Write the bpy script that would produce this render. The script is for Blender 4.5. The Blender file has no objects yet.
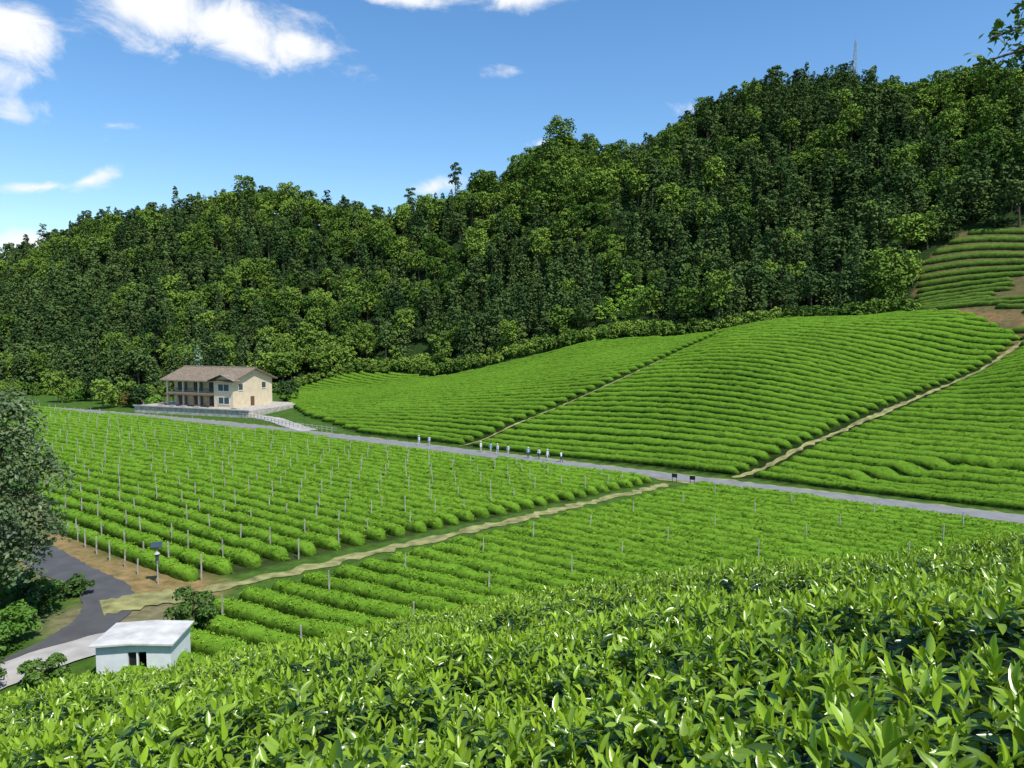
import bpy, math, random
import numpy as np
from mathutils import Vector, Matrix
rng = np.random.default_rng(7)
random.seed(7)
scene = bpy.context.scene
COL = scene.collection

# ------------------------------------------------------------------ helpers
def hash2(i, j, seed=0):
    n = (i.astype(np.int64)*374761393 + j.astype(np.int64)*668265263 + seed*974711) & 0x7fffffff
    n = ((n ^ (n >> 13))*1274126177) & 0x7fffffff
    return ((n ^ (n >> 16)) & 0xffff)/65535.0
def vnoise(x, y, sc, seed=0):
    x = np.asarray(x, float)/sc; y = np.asarray(y, float)/sc
    i = np.floor(x); j = np.floor(y); fx = x-i; fy = y-j
    fx = fx*fx*(3-2*fx); fy = fy*fy*(3-2*fy)
    a = hash2(i, j, seed); b = hash2(i+1, j, seed); c = hash2(i, j+1, seed); d = hash2(i+1, j+1, seed)
    return (a*(1-fx)+b*fx)*(1-fy)+(c*(1-fx)+d*fx)*fy
def sstep(a, b, x):
    t = np.clip((x-a)/(b-a), 0, 1); return t*t*(3-2*t)
def inpoly(x, y, poly):
    x = np.asarray(x, float); y = np.asarray(y, float)
    r = np.zeros(x.shape, bool); n = len(poly)
    for k in range(n):
        x1, y1 = poly[k]; x2, y2 = poly[(k+1) % n]
        c = ((y1 > y) != (y2 > y))
        xi = (x2-x1)*(y-y1)/((y2-y1) if y2 != y1 else 1e-9)+x1
        r ^= c & (x < xi)
    return r
def segdist(x, y, pts):
    d = np.full(np.shape(x), 1e9)
    for (x1, y1), (x2, y2) in zip(pts[:-1], pts[1:]):
        dx, dy = x2-x1, y2-y1
        t = np.clip(((x-x1)*dx+(y-y1)*dy)/(dx*dx+dy*dy), 0, 1)
        d = np.minimum(d, np.hypot(x-x1-t*dx, y-y1-t*dy))
    return d

# valley frame: s runs along the valley road, w is the distance uphill from it
R0 = np.array([-34.0, 139.0]); E = np.array([0.817, -0.577]); N = np.array([0.577, 0.817])
def sw2xy(s, w):
    s = np.asarray(s, float); w = np.asarray(w, float)
    return R0[0]+s*E[0]+w*N[0], R0[1]+s*E[1]+w*N[1]
def xy2sw(x, y):
    dx = x-R0[0]; dy = y-R0[1]
    return dx*E[0]+dy*E[1], dx*N[0]+dy*N[1]
def w_road(s):
    s = np.asarray(s, float)
    return -10*(np.minimum(s, 0)/103)**2

# ------------------------------------------------------------------ terrain
ctrl = []
for s in range(-160, 220, 30):
    for w in (-2, -40, -90):
        x, y = sw2xy(s, w); ctrl.append((float(x), float(y), 0))
for s, w, z in [(-47, 90, 7), (8, 90, 17.3), (62, 90, 22), (103, 60, 15.0), (-20, 45, 4.5), (5, 45, 7.2), (30, 45, 9.8), (75, 45, 11.8),
                (110, 30, 7.0), (-84, 60, 0.2), (-60, 50, 1.0), (140, 30, 8), (-75, 22, 0), (-110, 10, 0), (-40, 12, 0.2)]:
    x, y = sw2xy(s, w); ctrl.append((float(x), float(y), z))
ctrl += [(-155, 225, 0), (-118, 220, 0), (-78, 238, 0), (-230, 230, 0), (-300, 300, 15), (-420, 400, 45),
         (-290, 420, 52), (-390, 560, 45), (-209, 390, 60), (-111, 340, 67), (-47, 340, 65), (-14, 330, 73), (21, 320, 92),
         (57, 330, 91), (102, 330, 108), (129, 330, 117), (159, 320, 112), (181, 320, 105), (186, 300, 100), (193, 280, 102),
         (-95, 290, 34), (-34, 250, 7.5), (14, 215, 14.5), (35, 200, 18), (58, 190, 20.5), (69, 177, 22), (82, 165, 23),
         (84, 135, 16.6), (93, 150, 24), (118, 190, 43), (86, 125, 15.5), (128, 185, 43), (99, 110, 16), (153, 170, 48),
         (225, 250, 95), (117, 90, 20), (208, 160, 60), (286, 220, 95), (-60, 450, 52), (20, 450, 70), (130, 450, 95),
         (250, 400, 90), (-200, 500, 48), (300, 120, 60), (-100, 600, 40), (100, 600, 60), (320, 500, 70)]
ctrl = np.array(ctrl, float)
CC = 18.0
P = ctrl[:, :2]
D2 = ((P[:, None]-P[None])**2).sum(-1)
n = len(P)
A = np.zeros((n+3, n+3)); A[:n, :n] = np.sqrt(D2+CC*CC)
A[:n, n] = 1; A[:n, n+1:] = P/100; A[n, :n] = 1; A[n+1:, :n] = (P/100).T
b = np.zeros(n+3); b[:n] = ctrl[:, 2]
coef = np.linalg.solve(A, b)
def z_fg_canopy(x, y):
    xx = .162*34*np.tanh(x/34)-.052*(np.sqrt(x*x+9)-3)
    yp = np.maximum(y, 0)
    yl = np.where(y < 0, 20*np.tanh(y/20), y)
    return 19.17-0.228*yl+xx-0.0075*yp*yp+.24*np.exp(-((x-2.1)**2+(y-1.7)**2)/2.4)
def hill_raw(x, y):
    z = coef[n]+coef[n+1]*x/100+coef[n+2]*y/100
    for k in range(n):
        z = z+coef[k]*np.sqrt((x-P[k, 0])**2+(y-P[k, 1])**2+CC*CC)
    return z
GX = np.arange(-460, 361, 1.0); GY = np.arange(-60, 621, 1.0)
gx, gy = np.meshgrid(GX, GY)
gz = hill_raw(gx, gy)
gs, gw = xy2sw(gx, gy)
gz = np.where(gz > 0, gz, 0)
gz *= sstep(2.5, 16, gw-w_road(gs))
hillm = sstep(24, 55, gz)
gz += hillm*((vnoise(gx, gy, 45, 3)-.5)*20+(vnoise(gx, gy, 20, 4)-.5)*9)
zf = z_fg_canopy(gx, gy)-0.9
kk = 1.2
gz = np.where(gy < 95, np.log(np.exp(np.clip(gz/kk, -40, 60))+np.exp(np.clip(zf/kk, -40, 60)))*kk, gz)
gz = np.where((gy < 95) & (zf < 0), np.maximum(gz-.83*(gz < 3), 0), gz)
edge = np.minimum.reduce([gx+460, 360-gx, gy+60, 620-gy])
gz *= np.where(gy > 100, sstep(0, 60, edge), 1)
def H(x, y):
    x = np.clip(np.asarray(x, float), GX[0], GX[-1]-1e-3); y = np.clip(np.asarray(y, float), GY[0], GY[-1]-1e-3)
    i = np.floor(x-GX[0]).astype(int); j = np.floor(y-GY[0]).astype(int)
    fx = x-GX[0]-i; fy = y-GY[0]-j
    return (gz[j, i]*(1-fx)+gz[j, i+1]*fx)*(1-fy)+(gz[j+1, i]*(1-fx)+gz[j+1, i+1]*fx)*fy

# regions
TEA_HILL = [(4, 4.5), (-25, 14), (-57, 33), (-75, 45), (-88, 60), (-84, 78), (-63, 87), (-47, 85), (8, 88), (62, 88), (82, 88), (96, 80), (106, 68), (116, 58), (175, 55), (175, 4.5)]
LEFT_FIELD = [(-125, -14), (-41, -37), (6, -54), (33, -62), (54, -62), (68, -5), (0, -4.5), (-60, -8)]
LOW_FIELD = [(73, -5), (59.5, -63), (64, -70), (72, -88), (215, -88), (215, -5)]
TERR = [(88, 133), (85, 150), (88, 162), (94, 174), (101, 186), (114, 188), (126, 178), (150, 168), (190, 160), (200, 115), (104, 104), (92, 122)]
PATH_A = [(27.6, 3), (40, 45), (52.4, 90)]
PATH_B = [(75, 3), (103, 60), (110, 72)]
DIVIDER = [(70, -4), (56.5, -64)]
WF_S = [-400, -150, -115, -95, -88, -80, -63, -47, -20, 8, 62, 82, 110, 300]
WF_W = [-60, 0, 18, 45, 66, 82, 90, 88, 93, 91, 91, 90, 88, 88]
def w_forest(s): return np.interp(s, WF_S, WF_W)

# ------------------------------------------------------------------ materials
def newmat(name):
    m = bpy.data.materials.new(name); m.use_nodes = True
    nt = m.node_tree; nt.nodes.clear()
    out = nt.nodes.new('ShaderNodeOutputMaterial')
    return m, nt, out
def principled(name, col, rough=0.8, var=0.25, scale=3.0, bump=0.0, bscale=20, spec=0.3):
    m, nt, out = newmat(name)
    p = nt.nodes.new('ShaderNodeBsdfPrincipled'); p.inputs['Roughness'].default_value = rough
    p.inputs['Specular IOR Level'].default_value = spec
    tc = nt.nodes.new('ShaderNodeTexCoord')
    no = nt.nodes.new('ShaderNodeTexNoise'); no.inputs['Scale'].default_value = scale; no.inputs['Detail'].default_value = 6
    nt.links.new(tc.outputs['Object'], no.inputs['Vector'])
    r = nt.nodes.new('ShaderNodeValToRGB')
    r.color_ramp.elements[0].position = .3; r.color_ramp.elements[1].position = .7
    r.color_ramp.elements[0].color = (*[c*(1-var) for c in col], 1)
    r.color_ramp.elements[1].color = (*[min(1, c*(1+var)) for c in col], 1)
    nt.links.new(no.outputs['Fac'], r.inputs['Fac']); nt.links.new(r.outputs['Color'], p.inputs['Base Color'])
    if bump:
        n2 = nt.nodes.new('ShaderNodeTexNoise'); n2.inputs['Scale'].default_value = bscale; n2.inputs['Detail'].default_value = 5
        nt.links.new(tc.outputs['Object'], n2.inputs['Vector'])
        bp = nt.nodes.new('ShaderNodeBump'); bp.inputs['Strength'].default_value = bump; bp.inputs['Distance'].default_value = .05
        nt.links.new(n2.outputs['Fac'], bp.inputs['Height']); nt.links.new(bp.outputs['Normal'], p.inputs['Normal'])
    nt.links.new(p.outputs['BSDF'], out.inputs['Surface'])
    return m
def leafmat(name, dark, light, rough=.5, trans=.3, spec=.3, tone=None, wscale=.05, tcol=None, detail=1.5, fine=0):
    m, nt, out = newmat(name)
    if spec > 0:
        p = nt.nodes.new('ShaderNodeBsdfPrincipled'); p.inputs['Roughness'].default_value = rough
        p.inputs['Specular IOR Level'].default_value = spec; pc = p.inputs['Base Color']
    else:
        p = nt.nodes.new('ShaderNodeBsdfDiffuse'); pc = p.inputs['Color']
    oi = nt.nodes.new('ShaderNodeObjectInfo')
    geo = nt.nodes.new('ShaderNodeNewGeometry')
    no = nt.nodes.new('ShaderNodeTexNoise'); no.inputs['Scale'].default_value = wscale; no.inputs['Detail'].default_value = detail
    nt.links.new(geo.outputs['Position'], no.inputs['Vector'])
    def math_(op, a, b=None, clamp=False):
        k = nt.nodes.new('ShaderNodeMath'); k.operation = op; k.use_clamp = clamp
        for i, v in enumerate((a, b)):
            if v is None: continue
            if isinstance(v, (int, float)): k.inputs[i].default_value = v
            else: nt.links.new(v, k.inputs[i])
        return k.outputs[0]
    f = math_('MULTIPLY', oi.outputs['Random'], .7)
    n1 = math_('MULTIPLY', math_('SUBTRACT', no.outputs['Fac'], .38), 1.3)
    f = math_('ADD', f, n1)
    if fine:
        nf = nt.nodes.new('ShaderNodeTexNoise'); nf.inputs['Scale'].default_value = fine; nf.inputs['Detail'].default_value = 4; nf.inputs['Roughness'].default_value = .7
        nt.links.new(geo.outputs['Position'], nf.inputs['Vector'])
        f = math_('ADD', f, math_('MULTIPLY', math_('SUBTRACT', nf.outputs['Fac'], .5), 3.0))
        bp = nt.nodes.new('ShaderNodeBump'); bp.inputs['Strength'].default_value = .9; bp.inputs['Distance'].default_value = .18
        nt.links.new(nf.outputs['Fac'], bp.inputs['Height']); nt.links.new(bp.outputs['Normal'], p.inputs['Normal'])
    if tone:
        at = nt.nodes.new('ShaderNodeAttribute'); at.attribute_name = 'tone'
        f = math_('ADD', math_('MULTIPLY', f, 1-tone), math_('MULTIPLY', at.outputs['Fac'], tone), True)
    else:
        f = math_('MULTIPLY', f, 1.0, True)
    mx = nt.nodes.new('ShaderNodeMix'); mx.data_type = 'RGBA'
    mx.inputs[6].default_value = (*dark, 1); mx.inputs[7].default_value = (*light, 1)
    nt.links.new(f, mx.inputs[0]); nt.links.new(mx.outputs[2], pc)
    if trans <= 0:
        nt.links.new(p.outputs[0], out.inputs['Surface']); return m
    t = nt.nodes.new('ShaderNodeBsdfTranslucent')
    tm = nt.nodes.new('ShaderNodeMix'); tm.data_type = 'RGBA'; tm.blend_type = 'MULTIPLY'; tm.inputs[0].default_value = 1
    nt.links.new(mx.outputs[2], tm.inputs[6]); tm.inputs[7].default_value = (*(tcol or (1.3, 1.2, .5)), 1)
    nt.links.new(tm.outputs[2], t.inputs['Color'])
    ms = nt.nodes.new('ShaderNodeMixShader'); ms.inputs[0].default_value = trans
    nt.links.new(p.outputs[0], ms.inputs[1]); nt.links.new(t.outputs['BSDF'], ms.inputs[2])
    nt.links.new(ms.outputs[0], out.inputs['Surface'])
    return m
M_CON = leafmat('conifer_foliage', (.03, .065, .022), (.12, .18, .05), trans=0, spec=0)
M_BRO = leafmat('broadleaf_foliage', (.05, .105, .02), (.21, .31, .05), trans=0, spec=0)
M_BAM = leafmat('bamboo_foliage', (.12, .24, .025), (.27, .42, .06), trans=0, spec=0)
M_PALE = leafmat('pale_conifer_foliage', (.17, .26, .15), (.3, .42, .25), trans=0, spec=0)
M_BUSH = leafmat('bush_foliage', (.04, .09, .014), (.12, .22, .03), trans=.2, wscale=.4)
M_WEED = leafmat('weed_foliage', (.08, .19, .02), (.19, .35, .04), trans=.25, wscale=.4)
M_NEAR = leafmat('near_tree_foliage', (.08, .13, .05), (.26, .34, .14), rough=.4, trans=.25, wscale=.5)
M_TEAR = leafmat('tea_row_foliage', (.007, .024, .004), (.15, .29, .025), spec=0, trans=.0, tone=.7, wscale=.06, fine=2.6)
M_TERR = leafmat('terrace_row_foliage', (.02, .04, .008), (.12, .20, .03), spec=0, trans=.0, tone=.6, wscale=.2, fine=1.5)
M_TUFT = leafmat('tea_tuft_foliage', (.09, .20, .014), (.25, .42, .04), spec=0, trans=0, wscale=.08)
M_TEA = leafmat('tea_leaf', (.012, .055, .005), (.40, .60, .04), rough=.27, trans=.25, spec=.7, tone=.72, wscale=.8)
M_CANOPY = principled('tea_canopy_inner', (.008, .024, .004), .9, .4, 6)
M_BARK = principled('bark', (.10, .075, .05), .9, .3, 4)
M_ASPH = principled('asphalt', (.22, .22, .215), .9, .15, .6)
M_ASPH2 = principled('old_asphalt', (.085, .085, .083), .9, .2, .6)
M_CONC = principled('concrete', (.40, .37, .33), .85, .2, .8)
M_SAND = principled('sandy_track', (.25, .24, .09), .95, .5, .9, .5, 6)
M_POST = principled('post_concrete', (.40, .38, .31), .8, .3, 3)
M_WHITE = principled('white_plaster', (.74, .75, .75), .8, .08, 1.5)
M_CREAM = principled('cream_plaster', (.66, .54, .37), .85, .10, 1)
M_ROOF = principled('clay_tile_roof', (.23, .18, .13), .8, .35, 2)
M_DARK = principled('dark_opening', (.02, .022, .025), .3, .1, 2)
M_WOOD = principled('brown_wood', (.13, .075, .04), .7, .2, 2)
M_GLASS = principled('window_glass', (.05, .07, .09), .15, .1, 2, spec=.6)
M_STONE = principled('stone_wall', (.42, .38, .32), .9, .35, 1.2, .5, 4)
M_METAL = principled('grey_metal', (.4, .42, .43), .5, .1, 2)

# ------------------------------------------------------------------ mesh builders
def mesh_np(name, verts, faces, mats, matidx=None, link=True, smooth=False, tone=None):
    me = bpy.data.meshes.new(name)
    verts = np.asarray(verts, np.float32); faces = np.asarray(faces, np.int32)
    nf, k = faces.shape
    me.vertices.add(len(verts)); me.vertices.foreach_set('co', verts.ravel())
    me.loops.add(nf*k); me.loops.foreach_set('vertex_index', faces.ravel())
    me.polygons.add(nf); me.polygons.foreach_set('loop_start', np.arange(nf, dtype=np.int32)*k)
    try: me.polygons.foreach_set('loop_total', np.full(nf, k, np.int32))
    except Exception: pass
    for m in mats: me.materials.append(m)
    if matidx is not None: me.polygons.foreach_set('material_index', np.asarray(matidx, np.int32))
    me.polygons.foreach_set('use_smooth', np.full(nf, bool(smooth)))
    if tone is not None:
        a = me.attributes.new('tone', 'FLOAT', 'POINT'); a.data.foreach_set('value', np.asarray(tone, np.float32))
    me.update(calc_edges=True); me.validate()
    ob = bpy.data.objects.new(name, me)
    if link: COL.objects.link(ob)
    return ob
class Geo:
    def __init__(s): s.v = []; s.f = []; s.m = []; s.n = 0
    def add(s, v, f, m):
        v = np.asarray(v, float); f = np.asarray(f, int)
        s.v.append(v); s.f.append(f+s.n); s.m.append(np.full(len(f), m)); s.n += len(v)
    def tube(s, p0, p1, r0, r1, m, k=7):
        p0 = np.array(p0, float); p1 = np.array(p1, float); d = p1-p0; L = np.linalg.norm(d)+1e-9; d /= L
        a = np.cross(d, [0, 0, 1.0]) if abs(d[2]) < .95 else np.cross(d, [1.0, 0, 0]); a /= np.linalg.norm(a); c = np.cross(d, a)
        t = np.arange(k)*2*np.pi/k
        ring = np.cos(t)[:, None]*a+np.sin(t)[:, None]*c
        v = np.vstack([p0+ring*r0, p1+ring*r1]); i = np.arange(k); j = (i+1) % k
        s.add(v, np.stack([i, j, j+k, i+k], 1), m)
    def box(s, lo, hi, m, rot=None):
        x0, y0, z0 = lo; x1, y1, z1 = hi
        v = np.array([[x0, y0, z0], [x1, y0, z0], [x1, y1, z0], [x0, y1, z0], [x0, y0, z1], [x1, y0, z1], [x1, y1, z1], [x0, y1, z1]], float)
        s.add(v, [[0, 3, 2, 1], [4, 5, 6, 7], [0, 1, 5, 4], [1, 2, 6, 5], [2, 3, 7, 6], [3, 0, 4, 7]], m)
    def cards(s, c, size, m, up=.5, out=None, asp=.6):
        c = np.asarray(c, float); n_ = len(c)
        nrm = rng.normal(size=(n_, 3)); nrm[:, 2] = np.abs(nrm[:, 2])+up
        if out is not None: nrm += out
        nrm /= np.linalg.norm(nrm, axis=1)[:, None]
        a = np.cross(nrm, rng.normal(size=(n_, 3))); a /= np.linalg.norm(a, axis=1)[:, None]
        bb = np.cross(nrm, a)
        sz = np.asarray(size)*rng.uniform(.6, 1.3, n_)
        sz = sz[:, None]
        v = np.stack([c-a*sz, c-bb*sz*asp+nrm*sz*.12, c+a*sz, c+bb*sz*asp+nrm*sz*.12], 1).reshape(-1, 3)
        i = np.arange(n_)*4
        s.add(v, np.stack([i, i+1, i+2, i+3], 1), m)
    def build(s, name, mats, link=True, smooth=False):
        return mesh_np(name, np.vstack(s.v), np.vstack(s.f), mats, np.concatenate(s.m), link, smooth)

def conifer(name, h, r, mat, cards=420, base=.12, power=.85, size=.5, link=False):
    g = Geo(); g.tube((0, 0, -1), (0, 0, h*.92), .16*h/12, .02, 0)
    pts = []; outs = []
    for k in range(cards):
        t = base+(1-base)*(1-math.sqrt(random.random()))if random.random() < .55 else random.uniform(base, .97)
        t = min(t, .96)
        R = r*max(0, (1-t)/(1-base))**power+.3
        tier = .75+.35*math.sin(t*h*2.6)
        az = round(random.random()*11)*2*math.pi/11+t*7+random.gauss(0, .2)
        q = R*math.sqrt(random.uniform(.25, 1))*tier
        pts.append((q*math.cos(az), q*math.sin(az), t*h-q*.3+random.gauss(0, .15)))
        outs.append((math.cos(az)*1.0, math.sin(az)*1.0, .5))
    g.cards(pts, size, 1, .5, np.array(outs), .6)
    return g.build(name, [M_BARK, mat], link)
def broadleaf(name, h, r, mat, lobes=13, per=80, size=.42, trunk=.3, link=False, th=.22, flat=.8, ascend=1.0):
    g = Geo()
    lean = (random.uniform(-.3, .3), random.uniform(-.3, .3))
    g.tube((0, 0, -1), (lean[0], lean[1], h*.5), trunk, trunk*.55, 0)
    g.tube((lean[0], lean[1], h*.5), (0, 0, h*.86), trunk*.55, .03, 0)
    c0 = h*(th+(1-th)*.5); vr = h*(1-th)*.5
    for k in range(lobes):
        t = (k+.5)/lobes; zz = (t*2-1)*.82
        rr = math.sqrt(max(0, 1-zz*zz))*random.uniform(.35, .8)
        az = k*2.399+random.uniform(-.4, .4)
        lr = r*random.uniform(.33, .52)*(1-.25*max(zz, 0))
        c = np.array([r*rr*math.cos(az), r*rr*math.sin(az), c0+zz*vr*.85])
        zt = max(h*.15, min(h*.75, c[2]-h*.15))
        g.tube((0, 0, zt), c, trunk*.3, .03, 0, 5)
        d = rng.normal(size=(per, 3)); d /= np.linalg.norm(d, axis=1)[:, None]
        d[:, 2] = np.where(d[:, 2] < -.3, -d[:, 2], d[:, 2])
        q = rng.uniform(.6, 1.1, per)[:, None]
        p = c+d*q*np.array([lr, lr, lr*flat])
        g.cards(p, size, 1, .2, d*1.3, .65)
    return g.build(name, [M_BARK, mat], link)

def gn_instances(name, pts, rots, scls, idx, sources):
    me = bpy.data.meshes.new(name); pts = np.asarray(pts, np.float32)
    me.vertices.add(len(pts)); me.vertices.foreach_set('co', pts.ravel())
    a = me.attributes.new('rot', 'FLOAT_VECTOR', 'POINT'); a.data.foreach_set('vector', np.asarray(rots, np.float32).ravel())
    scls = np.asarray(scls, np.float32)
    if scls.ndim == 1: scls = np.repeat(scls[:, None], 3, 1)
    a = me.attributes.new('scl', 'FLOAT_VECTOR', 'POINT'); a.data.foreach_set('vector', scls.ravel())
    a = me.attributes.new('idx', 'INT', 'POINT'); a.data.foreach_set('value', np.asarray(idx, np.int32))
    ob = bpy.data.objects.new(name, me); COL.objects.link(ob)
    c = bpy.data.collections.new(name+'_parts')
    for k, s in enumerate(sources):
        s.name = '%02d_%s' % (k, s.name); c.objects.link(s)
    ng = bpy.data.node_groups.new(name+'_scatter', 'GeometryNodeTree')
    ng.interface.new_socket(name='Geometry', in_out='INPUT', socket_type='NodeSocketGeometry')
    ng.interface.new_socket(name='Geometry', in_out='OUTPUT', socket_type='NodeSocketGeometry')
    i = ng.nodes.new('NodeGroupInput'); o = ng.nodes.new('NodeGroupOutput')
    ci = ng.nodes.new('GeometryNodeCollectionInfo'); ci.inputs['Collection'].default_value = c
    ci.inputs['Separate Children'].default_value = True; ci.inputs['Reset Children'].default_value = True
    ip = ng.nodes.new('GeometryNodeInstanceOnPoints'); ip.inputs['Pick Instance'].default_value = True
    def na(nm, t):
        q = ng.nodes.new('GeometryNodeInputNamedAttribute'); q.data_type = t; q.inputs['Name'].default_value = nm
        return q.outputs['Attribute']
    L = ng.links.new
    L(i.outputs[0], ip.inputs['Points']); L(ci.outputs[0], ip.inputs['Instance'])
    L(na('rot', 'FLOAT_VECTOR'), ip.inputs['Rotation']); L(na('scl', 'FLOAT_VECTOR'), ip.inputs['Scale'])
    L(na('idx', 'INT'), ip.inputs['Instance Index']); L(ip.outputs[0], o.inputs[0])
    md = ob.modifiers.new('scatter', 'NODES'); md.node_group = ng
    return ob

# ------------------------------------------------------------------ ground sheet
xs = np.unique(np.concatenate([np.linspace(-4000, -460, 12), np.arange(-460, -170, 5), np.arange(-170, 190, 1.25), np.arange(190, 360, 5), np.linspace(360, 4000, 12)]))
ys = np.unique(np.concatenate([np.linspace(-2000, -60, 10), np.arange(-60, 30, 2.5), np.arange(30, 260, 1.25), np.arange(260, 620, 5), np.linspace(620, 6000, 14)]))
X, Y = np.meshgrid(xs, ys); Z = H(X, Y)
inside = (X >= -460) & (X <= 360) & (Y >= -60) & (Y <= 620)
outd = np.maximum.reduce([-460-X, X-360, -60-Y, Y-620, np.zeros_like(X)])
Z = np.where(inside, Z, Z*np.clip(1-outd/500, 0, 1))
nx_, ny_ = len(xs), len(ys)
ii, jj = np.meshgrid(np.arange(nx_-1), np.arange(ny_-1)); q = (jj*nx_+ii).ravel()
faces = np.stack([q, q+1, q+nx_+1, q+nx_], 1)
S, W = xy2sw(X, Y)
col = np.zeros(X.shape+(4,)); col[..., 3] = 1
def paint(mask, c):
    m = mask[..., None].astype(float) if mask.dtype == bool else mask[..., None]
    col[..., :3] = col[..., :3]*(1-m)+np.array(c)*m
col[..., :3] = (.08, .15, .022)
jit = (vnoise(X, Y, 4, 9)-.5)*3
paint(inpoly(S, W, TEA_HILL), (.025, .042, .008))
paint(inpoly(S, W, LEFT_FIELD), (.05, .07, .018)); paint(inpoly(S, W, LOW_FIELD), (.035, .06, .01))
paint(((W+jit) > w_forest(S)) & (Y > 100), (.03, .055, .014))
paint(inpoly(X+jit, Y+jit, TERR), (.16, .125, .055))
orange = [(84, 133), (84, 148), (88, 155), (96, 150), (98, 138), (104, 126), (104, 116), (94, 118)]
paint(inpoly(X+jit, Y+jit*.5, orange)*sstep(.25, .6, vnoise(X, Y, 4, 21)), (.27, .155, .075))
paint(sstep(4.5, 2.2, segdist(X, Y, [(-58, 86), (-48, 72), (-40, 63.5), (-26, 55)])+jit*.6), (.34, .22, .10))
paint(sstep(5, 3, np.hypot((X+26)/1.4, Y-50)+jit*.5), (.26, .21, .12))
ground = mesh_np('ground', np.stack([X, Y, Z], -1).reshape(-1, 3), faces, [], smooth=True)
ca = ground.data.color_attributes.new('Col', 'FLOAT_COLOR', 'POINT'); ca.data.foreach_set('color', col.reshape(-1).astype(np.float32))
m, nt, out = newmat('ground_soil_grass')
p = nt.nodes.new('ShaderNodeBsdfPrincipled'); p.inputs['Roughness'].default_value = .95; p.inputs['Specular IOR Level'].default_value = .1
at = nt.nodes.new('ShaderNodeAttribute'); at.attribute_name = 'Col'
tc = nt.nodes.new('ShaderNodeTexCoord')
n1 = nt.nodes.new('ShaderNodeTexNoise'); n1.inputs['Scale'].default_value = .9; n1.inputs['Detail'].default_value = 8; n1.inputs['Roughness'].default_value = .7
nt.links.new(tc.outputs['Object'], n1.inputs['Vector'])
r = nt.nodes.new('ShaderNodeValToRGB'); r.color_ramp.elements[0].position = .35; r.color_ramp.elements[1].position = .65
r.color_ramp.elements[0].color = (.4, .52, .4, 1); r.color_ramp.elements[1].color = (1.0, 1.0, .95, 1)
nt.links.new(n1.outputs['Fac'], r.inputs['Fac'])
mx = nt.nodes.new('ShaderNodeMix'); mx.data_type = 'RGBA'; mx.blend_type = 'MULTIPLY'; mx.inputs[0].default_value = 1
nt.links.new(at.outputs['Color'], mx.inputs[6]); nt.links.new(r.outputs['Color'], mx.inputs[7])
nt.links.new(mx.outputs[2], p.inputs['Base Color'])
bp = nt.nodes.new('ShaderNodeBump'); bp.inputs['Strength'].default_value = .7; bp.inputs['Distance'].default_value = .2
nt.links.new(n1.outputs['Fac'], bp.inputs['Height']); nt.links.new(bp.outputs['Normal'], p.inputs['Normal'])
nt.links.new(p.outputs['BSDF'], out.inputs['Surface'])
ground.data.materials.append(m)

# ------------------------------------------------------------------ strips (roads and paths)
def strip(name, pts, width, mat, lift=.03, step=1.0, jitter=0.0, cross=3):
    pts = np.array(pts, float)
    t = np.concatenate([[0], np.cumsum(np.hypot(*np.diff(pts, axis=0).T))])
    tt = np.arange(0, t[-1], step); px = np.interp(tt, t, pts[:, 0]); py = np.interp(tt, t, pts[:, 1])
    k = 9
    pad = lambda a: np.convolve(np.concatenate([np.full(k//2, a[0]), a, np.full(k//2, a[-1])]), np.ones(k)/k, 'valid')
    if len(tt) > 12: px, py = pad(px), pad(py)
    dx = np.gradient(px); dy = np.gradient(py); L = np.hypot(dx, dy); nx, ny = -dy/L, dx/L
    V = []
    for c in range(cross+1):
        o = (c/cross-.5)*width
        oo = o+(rng.uniform(-jitter, jitter, len(px)) if c in (0, cross) else 0)
        x = px+nx*oo; y = py+ny*oo
        V.append(np.stack([x, y, H(x, y)+lift], 1))
    V = np.stack(V, 1); m_ = cross+1; a = np.arange(len(px)-1)
    F = np.concatenate([np.stack([a*m_+c, (a+1)*m_+c, (a+1)*m_+c+1, a*m_+c+1], 1) for c in range(cross)])
    return mesh_np(name, V.reshape(-1, 3), F[:, ::-1], [mat])
ss = np.arange(-170, 190, 4.0)
rx, ry = sw2xy(ss, w_road(ss))
strip('road', np.stack([rx, ry], 1), 4.0, M_ASPH, .09, 1.0)
strip('road_verge', np.stack([rx, ry], 1), 5.2, M_SAND, .05, 1.0, .5)
def swp(l): return np.stack(sw2xy([a[0] for a in l], [a[1] for a in l]), 1)
strip('dirt_path', swp(DIVIDER), 1.5, M_SAND, .06, .7, .5)
strip('hill_path', swp(PATH_A), .5, M_SAND, .14, .8, .2)
strip('hill_path', swp(PATH_B), .9, M_SAND, .14, .8, .35)
strip('farm_lane', [(-75, 100), (-58, 80), (-46, 68), (-38, 61), (-31, 55.5), (-28.4, 51), (-28.5, 46), (-30, 41)], 3.4, M_ASPH2, .07, .6, .15)
strip('dirt_track', [(-24, 55), (-27, 53.5), (-30, 51.5)], 3.2, M_SAND, .10, .4, .4)
strip('concrete_apron', [(-31, 38), (-28.5, 43.6), (-24, 47.8)], 3.4, M_CONC, .12, .6, .1)
strip('driveway', swp([(-62, 9.5), (-45, 11), (-30, 9), (-14, 3.5), (-8, 1.5)]), 3.6, M_CONC, .11, .8, .2)

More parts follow.
